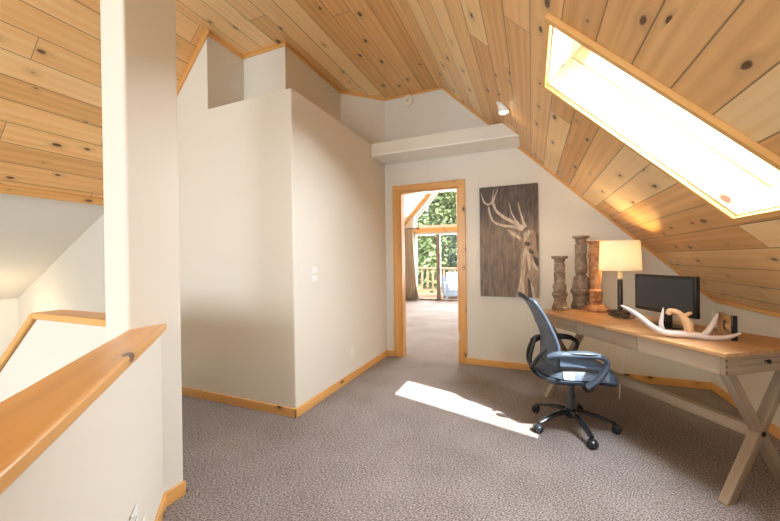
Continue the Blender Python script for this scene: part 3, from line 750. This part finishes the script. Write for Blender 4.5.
# base: five arms with casters
b = MB(); b.lathe([(.035,.075),(.04,.085),(.04,.125),(.030,.135)], n=24); cpart(b, 'hub', M['chair_base'])
for k in range(5):
    a = math.radians(-155 + 72*k); ca, sa = math.cos(a), math.sin(a)
    b = MB()
    P = [(.02,.112),(.09,.112),(.17,.098),(.235,.078),(.272,.066)]
    b.tube(arc([(r_*ca, r_*sa, z) for r_, z in P],3), lerp_r([.026,.025,.022,.019,.016], 13), 10, flat=.62, up=(0,0,1)); arm = cpart(b, 'base_arm', M['chair_base'], smooth=50)
    b = MB(); b.tube([(.268*ca,.268*sa,.07),(.268*ca,.268*sa,.035)], .007, 8)
    cx, cy = .280*ca, .280*sa
    ta = a + PI/2 + .5*math.sin(k*2.1); tx, ty = math.cos(ta), math.sin(ta)
    for s_ in (-1, 1):
        b.tube([(cx+tx*.004*s_, cy+ty*.004*s_, .0275),(cx+tx*.008*s_, cy+ty*.008*s_, .0275),(cx+tx*.022*s_, cy+ty*.022*s_, .0275),(cx+tx*.026*s_, cy+ty*.026*s_, .0275)], [.022,.0275,.0275,.020], 18)
    b.lathe([(.031,.028),(.030,.045),(.018,.058),(0.001,.062)], n=16, mat=Matrix.Translation((cx,cy,0)), cap=False)
    cpart(b, 'caster', M['chair_base'], parent=arm)
b = MB(); b.lathe([(.029,.13),(.029,.235),(.025,.24)], n=24); cpart(b, 'gas_lift_sleeve', M['dsteel'])
b = MB(); b.lathe([(.023,.24),(.023,.345)], n=20); cpart(b, 'gas_lift', M['dsteel'])
b = MB(); b.box((-.11,-.06,.335),(.10,.06,.37)); b.box((-.17,-.04,.335),(-.08,.04,.36)); cpart(b, 'tilt_mechanism', M['black'], bevel=.008)
b = MB(); b.tube([(.02,-.05,.345),(.03,-.16,.335),(.03,-.20,.33)], [.005,.005,.009], 8); cpart(b, 'height_lever', M['black'])
b = MB(); b.lathe([(.018,.33),(.024,.322),(.024,.300),(.018,.295)], n=16, mat=Matrix.Translation((.11,-.03,.0))); cpart(b, 'tension_knob', M['black'])
# seat shell and cushion: grid surface
def seat_surface(z_of, hw, x0, x1, nx=22, ny=18, bot=False):
    b = MB(); top = []; low = []
    for i in range(nx+1):
        u = i/nx; x = x0+(x1-x0)*u; ra, rb = [], []
        for j in range(ny+1):
            v = -1+2*j/ny
            w = hw*(1 - .10*abs(2*u-1)**3)*(1-.0*u)
            k = 1 - max(0, abs(2*u-1)-.55)**2*.55
            y = v*w*k; xx = x + (0 if abs(2*u-1) < .6 else -(.05*v*v)*(1 if u > .5 else -1))
            zt, zb = z_of(u, v); ra.append(b.bm.verts.new((xx,y,zt))); rb.append(b.bm.verts.new((xx,y,zb)))
        top.append(ra); low.append(rb)
    for i in range(nx):
        for j in range(ny):
            b.bm.faces.new([top[i][j],top[i+1][j],top[i+1][j+1],top[i][j+1]]); b.bm.faces.new([low[i][j],low[i][j+1],low[i+1][j+1],low[i+1][j]])
    for i in range(nx):
        for j in (0, ny): b.bm.faces.new([top[i][j],top[i+1][j],low[i+1][j],low[i][j]])
    for j in range(ny):
        for i in (0, nx): b.bm.faces.new([top[i][j],top[i][j+1],low[i][j+1],low[i][j]])
    return b
def zs(u, v):
    e = (1-min(1, max(abs(v), abs(2*u-1)))**6)**.5 if max(abs(v), abs(2*u-1)) < 1 else 0
    drop = -.03*max(0, (u-.55)/.45)**2
    mid = .415 + drop
    return mid + .066*e, mid - .042*e
b = seat_surface(zs, .245, -.235, .275); cpart(b, 'seat_cushion', M['chair_seat'], smooth=60)
def zs2(u, v):
    e = (1-min(1, max(abs(v), abs(2*u-1)))**4)**.5 if max(abs(v), abs(2*u-1)) < 1 else 0
    drop = -.055*max(0, (u-.6)/.4)**2
    return .405 + drop, .405 + drop - .052*e
b = seat_surface(zs2, .252, -.25, .13); cpart(b, 'seat_shell', M['chair_arm'], smooth=60)
# armrest loops: near one in the blue-sheen colour, far one plain black
for s_ in (-1, 1):
    y = .262*s_
    b = MB()
    P = arc([(-.205,y*.86,.555),(-.16,y*.95,.578),(-.09,y,.583),(.02,y*1.01,.583),(.09,y*1.01,.577),(.130,y*1.0,.545),(.118,y*.99,.49),(.075,y*.97,.425),(.02,y*.93,.375)], 5)
    b.tube(P, lerp_r([.028,.030,.025,.021,.021,.021,.021,.024,.026], len(P)), 12, flat=.8)
    cpart(b, 'armrest', M['chair_arm'] if s_ < 0 else M['black'], smooth=60)
    b = MB()
    P = arc([(-.15,y*.97,.590),(-.07,y,.600),(.03,y*1.01,.600),(.10,y*1.01,.590)], 5)
    b.tube(P, lerp_r([.012,.028,.030,.014], len(P)), 12, flat=.35, up=(0,0,1))
    cpart(b, 'arm_pad', M['chair_arm'] if s_ < 0 else M['black'], smooth=60)
# back: curved frame with mesh and the rear spine
def backpt(u, v):   # u 0 bottom -> 1 top, v -1..1
    K = [(-.185),(-.18),(-.18),(-.205),(-.235),(-.27),(-.32)]; t_ = u*6; i_ = min(int(t_), 5)
    x = K[i_]+(K[i_+1]-K[i_])*(t_-i_) + .04*v*v
    w = .205 + .02*math.sin(u*PI) - .045*u
    return Vector((x, v*w, .47 + .465*u - .02*v*v*u))
rim = [backpt(u/10, -1) for u in range(11)] + [backpt(1, -1+v/5) for v in range(1, 10)] + [backpt(1-u/10, 1) for u in range(11)] + [backpt(0, 1-v/5) for v in range(1, 10)]
b = MB(); b.tube(arc(rim + [rim[0]], 2), .012, 8, caps=False); cpart(b, 'back_frame', M['chair_arm'], smooth=60)
m, nt, bs = new_mat('blue_grey_mesh'); q = NB(nt)
oc = q.n('ShaderNodeTexCoord').outputs['Object']; x, y, z = q.xyz(oc)
h1 = q.math('SINE', q.math('MULTIPLY', z, 900.0)); h2 = q.math('SINE', q.math('MULTIPLY', y, 900.0))
al = q.math('SUBTRACT', 1.0, q.math('MULTIPLY', q.smooth(q.math('MULTIPLY', h1, h2), .1, .5), .45))
bs.inputs['Base Color'].default_value = (.14,.17,.215,1); bs.inputs['Roughness'].default_value = .5  # black mesh, its bluish reflected light put into the base colour
nt.links.new(al, bs.inputs['Alpha'])
b = MB(); g = [[b.bm.verts.new(backpt(i/14, -1+2*j/14)) for j in range(15)] for i in range(15)]
for i in range(14):
    for j in range(14): b.bm.faces.new([g[i][j], g[i+1][j], g[i+1][j+1], g[i][j+1]])
o = cpart(b, 'back_mesh', m, smooth=80); md = o.modifiers.new('th','SOLIDIFY'); md.thickness = .003
b = MB(); P = arc([(-.10,0,.345),(-.19,0,.350),(-.255,0,.39),(-.275,0,.47),(-.255,0,.57),(-.235,0,.64)],5)
b.tube(P, lerp_r([.022,.024,.024,.020,.018,.012], len(P)), 10, flat=.6); cpart(b, 'back_spine', M['black'], smooth=60)
for s_ in (-1,1):
    b = MB(); P = arc([(-.265,0.01*s_,.43),(-.272,.08*s_,.46),(-.25,.14*s_,.53),(-.205,.175*s_,.60)],5)
    b.tube(P, lerp_r([.016,.015,.014,.012,.008], len(P)), 10); cpart(b, 'back_bracket', M['black'], smooth=60)
b = MB(); P = arc([backpt(1,-.75)+Vector((-.012,0,.004)), backpt(1,0)+Vector((-.02,0,.012)), backpt(1,.75)+Vector((-.012,0,.004))],6)
b.tube(P, lerp_r([.012,.020,.012], len(P)), 12); cpart(b, 'top_rail', M['black'], smooth=60)

# ------------------------------------------------------------------ far room: glass wall, curtain
# solid gable parts around the glazing
b = MB()
def pg(pts): b.prism([(x, YG, z) for x, z in pts], (0, .12, 0))
pg([(-4.0,0),(-3.2,0),(-3.2,2.42),(-2.45,3.24),(XL,ZC),(-4.0,1.75)])
pg([(-.3,0),(KX+.1,0),(KX+.1,KZ),(-.3,zR(-.3))])
st(b.build('wall_far_gable', M['wall_far'], smooth=0))
gw = empty('window_1', (-1.75,YG,0)); st(gw)
def gpart(name, lo, hi, mat, bevel=.004):
    b = MB(); b.box(lo, hi); o = b.build(name, mat, bevel=bevel); o.parent = gw; o.matrix_parent_inverse = Matrix.Translation(-gw.location); return o
gpart('beam', (-3.3,YG-.06,1.975), (-.3,YG+.1,2.095), M['trim'])
gpart('sill_frame', (-3.1,YG-.01,2.095), (-.3,YG+.1,2.175), M['frame_wh'])
gpart('head_frame', (-3.2,YG,1.90), (-.3,YG+.1,1.975), M['frame_wh'])
gpart('mullion', (-2.53,YG,0), (-2.42,YG+.1,1.90), M['frame_br'])
gpart('side_frame', (-3.22,YG,0), (-3.14,YG+.1,1.90), M['frame_wh'])
gpart('side_frame', (-1.93,YG-.01,0), (-1.86,YG+.1,3.2), M['frame_wh'])
gpart('bottom_track', (-3.2,YG,0), (-.3,YG+.1,.045), M['frame_br'])
b = MB(); b.tube([(-3.14,YG+.03,2.14),(-3.14,YG+.03,2.40),(-2.40,YG+.03,3.21)], .045, 8); o = b.build('raked_frame', M['frame_wh'], smooth=0); o.parent = gw; o.matrix_parent_inverse = Matrix.Translation(-gw.location)
b = MB(); b.box((-3.14,YG+.05,.045),(-.3,YG+.056,1.90)); o = b.build('pane', M['glass'], smooth=0); o.parent = gw; o.matrix_parent_inverse = Matrix.Translation(-gw.location)
b = MB(); b.prism([(-3.12,YG+.05,2.15),(-.3,YG+.05,2.15),(-.3,YG+.05,zR(-.3)),(XR,YG+.05,ZC),(-2.40,YG+.05,ZC),(-3.12,YG+.05,2.42)], (0,.006,0)); o = b.build('pane', M['glass'], smooth=0); o.parent = gw; o.matrix_parent_inverse = Matrix.Translation(-gw.location)
board('trim_far_slope', (-3.9,YG,1.81), (XL,YG,ZC), (1,0,-1.1), .06, .03, M['trim'], thick_dir=(0,-1,0))['kind'] = 'structure'
cu = empty('curtain', (-3.35,9.36,0)); tag(cu, 'tan striped floor-length curtain beside the glass door in the far room', 'curtain')
b = MB(); rows = []
for k, (z, wd) in enumerate([(.02,.30),(.5,.27),(1.0,.23),(1.5,.19),(2.08,.17)]):
    rows.append([b.bm.verts.new(((-1+2*i/60)*wd*1.0 + (.03 if k==0 else 0) , .045*math.sin(i*.95+.2*k)*(1-.1*k), z)) for i in range(61)])
for A, B_ in zip(rows, rows[1:]):
    for i in range(60): b.bm.faces.new([A[i],A[i+1],B_[i+1],B_[i]])
o = b.build('curtain_panel', M['curtain'], smooth=60); o.parent = cu; md = o.modifiers.new('th','SOLIDIFY'); md.thickness = .006
b = MB(); b.tube([(-.30,0,2.10),(.30,0,2.10)], .012, 10); 
o = b.build('curtain_rod', M['iron']); o.parent = cu
b = MB(); b.tube([(.30,0,2.10),(.315,0,2.10),(.345,0,2.10),(.36,0,2.10)], [.012,.028,.028,.008], 14); o = b.build('finial', M['iron']); o.parent = cu

# ------------------------------------------------------------------ deck and outdoors
b = MB()
for k in range(16): b.box((-6,9.64+k*.14,-.06),(2,9.64+k*.14+.134,-.02))
b.build('deck', M['rail'], smooth=0)['kind'] = 'structure'
rl = empty('deck_railing', (-2.5,11.7,-.02)); tag(rl, 'brown wooden deck railing with square balusters outside the far window', 'railing')
b = MB(); b.box((-3.2,-.05,.86),(3.2,.05,.92)); o = b.build('top_rail', M['rail'], bevel=.005); o.parent = rl
b = MB(); b.box((-3.2,-.02,.08),(3.2,.02,.14)); o = b.build('bottom_rail', M['rail'], bevel=.003); o.parent = rl
for k in range(32):
    x = -3.15+k*.2
    b = MB(); b.tube([(x,0,.14),(x,0,.25),(x,0,.5),(x,0,.75),(x,0,.86)], [.028,.036,.045,.036,.028], 8); o = b.build('baluster', M['rail']); o.parent = rl
for x in (-2.2,0.2,2.6):
    b = MB(); b.box((x-.06,-.06,0),(x+.06,.06,.98)); o = b.build('post', M['rail'], bevel=.004); o.parent = rl
oc_ = empty('outdoor_armchair', (-2.10,10.35,-.02), math.radians(200)); tag(oc_, 'grey-blue outdoor armchair with white cushions on the deck', 'armchair')
def oo(n, lo, hi, m_, bv=.02):
    b = MB(); b.box(lo, hi); o = b.build(n, m_, bevel=bv, segs=3); o.parent = oc_; return o
oo('seat_base', (-.38,-.35,.10), (.38,.38,.30), M['wicker']); oo('arm', (-.42,-.35,.08), (-.32,.38,.52), M['wicker']); oo('arm', (.32,-.35,.08), (.42,.38,.52), M['wicker'])
oo('back', (-.42,-.42,.10), (.42,-.30,.66), M['wicker'])
oo('seat_cushion', (-.31,-.29,.30), (.31,.38,.42), M['outdoor_fabric'], .04); oo('back_cushion', (-.31,-.30,.42), (.31,-.16,.80), M['outdoor_fabric'], .05)
for sx in (-.38,.34):
    for sy in (-.38,.33): oo('leg', (sx,sy,0), (sx+.05,sy+.05,.11), M['wicker'], .004)
b = MB(); b.box((-40,11.9,-3.4),(40,70,-3.2)); b.build('ground', M['ground'], smooth=0)['kind'] = 'structure'
def tree(x, y, h, r, mat, n, seed, label, sz=.22):
    rd = random.Random(seed); t = empty('tree', (x,y,-3.2)); tag(t, label, 'tree', 'trees beyond the deck')
    b = MB(); b.tube([(0,0,0),(.05,.03,h*.5),(0,0,h)], [r*.10,r*.07,.02], 10); o = b.build('trunk', M['bark']); o.parent = t
    b = MB()
    for _ in range(n):
        zz = rd.uniform(.12,1); rr = r*(1.12-zz)*math.sqrt(rd.uniform(.15,1)); a = rd.uniform(0,2*PI)
        c = Vector((rr*math.cos(a), rr*math.sin(a), zz*h - rr*.25)); s_ = sz*rd.uniform(.6,1.4)
        u = Vector((rd.gauss(0,1),rd.gauss(0,1),rd.gauss(0,.6))).normalized(); w = u.cross(Vector((rd.gauss(0,1),rd.gauss(0,1),rd.gauss(0,1)))).normalized()
        b.poly([c-u*s_, c+w*s_*.45, c+u*s_, c-w*s_*.45])
    o = b.build('foliage', mat, smooth=0); o.parent = t
TR = [(-5.9,17,10.5,1.9,'leaf',4200,'nearest bright green leafy tree, seen over the railing left of the door mullion'),(-3.0,19.5,11,2.0,'leaf2',3600,'dark green tree at the right edge of the far glass door'),
 (-5.9,24.2,13,2.3,'leaf',5200,'tall pale green tree standing behind the nearest one, filling the gable window'),(-11.2,26,14,3.0,'leaf2',4600,'dark conifer furthest left beyond the deck, beside the curtain'),
 (-6.2,32.5,16,3.8,'leaf2',5200,'large dark conifer deepest in the woods'),(-1.0,26,14,2.6,'leaf',3000,'green tree furthest right beyond the deck')]
for i, (x,y,h,r_,mm,n,lab) in enumerate(TR): tree(x,y,h,r_,M[mm],n,20+i,lab)

# ------------------------------------------------------------------ light
w = bpy.data.worlds.new('World'); S.world = w; w.use_nodes = True; nt = w.node_tree; nt.nodes.clear(); q = NB(nt)
bg = q.n('ShaderNodeBackground'); wo = q.n('ShaderNodeOutputWorld'); nt.links.new(bg.outputs[0], wo.inputs[0])
bg.inputs[0].default_value = (.86,.93,1.0,1); bg.inputs[1].default_value = 2.2
def light(kind, name, loc, energy, col, rot=None, direction=None, **k):
    l = bpy.data.lights.new(name, kind); l.energy = energy; l.color = col
    for a, v in k.items(): setattr(l, a, v)
    o = bpy.data.objects.new(name, l); C.objects.link(o); o.location = loc
    if direction is not None: o.rotation_euler = Vector(direction).to_track_quat('-Z','Y').to_euler()
    return o
light('SUN', 'sun', (0,-5,8), 11.0, (1,.96,.88), direction=(-.626,.487,-1), angle=math.radians(.55))
# area lamps boosting the daylight at the skylights and windows
up = Vector((math.sin(aR),0,math.cos(aR)))
for i, (a, c) in enumerate(SKY):
    ctr = MR @ Vector(((S0+S1)/2, (a+c)/2, .50))
    light('AREA', 'skylight_daylight', ctr, (98, 130)[i], (.88,.94,1.0), direction=-up, shape='RECTANGLE', size=S1-S0, size_y=c-a)  # second lamp shines through the added skylight
light('AREA', 'window_daylight', (-1.8,Y0-.35,1.4), 100, (.88,.94,1.0), direction=(0,1,0), shape='RECTANGLE', size=2.7, size_y=1.7)  # fill lamp outside the added window behind the camera
light('AREA', 'glass_wall_daylight', (-1.8,YG+.4,1.7), 420, (.97,.98,1.0), direction=(0,-1,-.1), shape='RECTANGLE', size=3.0, size_y=2.6)
light('POINT', 'lamp_light', W(2.405,2.30,.75+.47), 20, (1,.70,.34), shadow_soft_size=.035)
light('SPOT', 'spot_light', MR @ (Vector((sX(-.21),3.06,0)) + (RT @ Vector((0,0,-.06)))), 12, (1,.80,.52), direction=(MR.to_3x3() @ (RT.to_3x3() @ Vector((0,0,-1)))), spot_size=math.radians(110), spot_blend=.5, shadow_soft_size=.03)
light('POINT', 'stair_light', (-5.35,1.70,.62), 4, (1,.78,.5), shadow_soft_size=.05)

# ------------------------------------------------------------------ camera
yaw, pit, rol = .396217, -.004757, -.013194
cy_, sy_ = math.cos(yaw), math.sin(yaw)
r_ = Vector((cy_, sy_, 0)); f_ = Vector((-sy_, cy_, 0)); u_ = Vector((0,0,1))
f2 = f_*math.cos(pit)+u_*math.sin(pit); u2 = u_*math.cos(pit)-f_*math.sin(pit)
r3 = r_*math.cos(rol)+u2*math.sin(rol); u3 = u2*math.cos(rol)-r_*math.sin(rol)
cam = bpy.data.cameras.new('camera'); co = bpy.data.objects.new('camera', cam); C.objects.link(co)
co.matrix_world = Matrix(((r3.x,u3.x,-f2.x,0),(r3.y,u3.y,-f2.y,0),(r3.z,u3.z,-f2.z,1.22),(0,0,0,1)))
cam.sensor_width = 36; cam.lens = 36*338.38/780; cam.clip_start = .05; cam.clip_end = 200
S.camera = co
S.view_settings.view_transform = 'Standard'; S.view_settings.look = 'None'; S.view_settings.gamma = 1; S.view_settings.use_curve_mapping = False
S.view_settings.exposure = 0.74
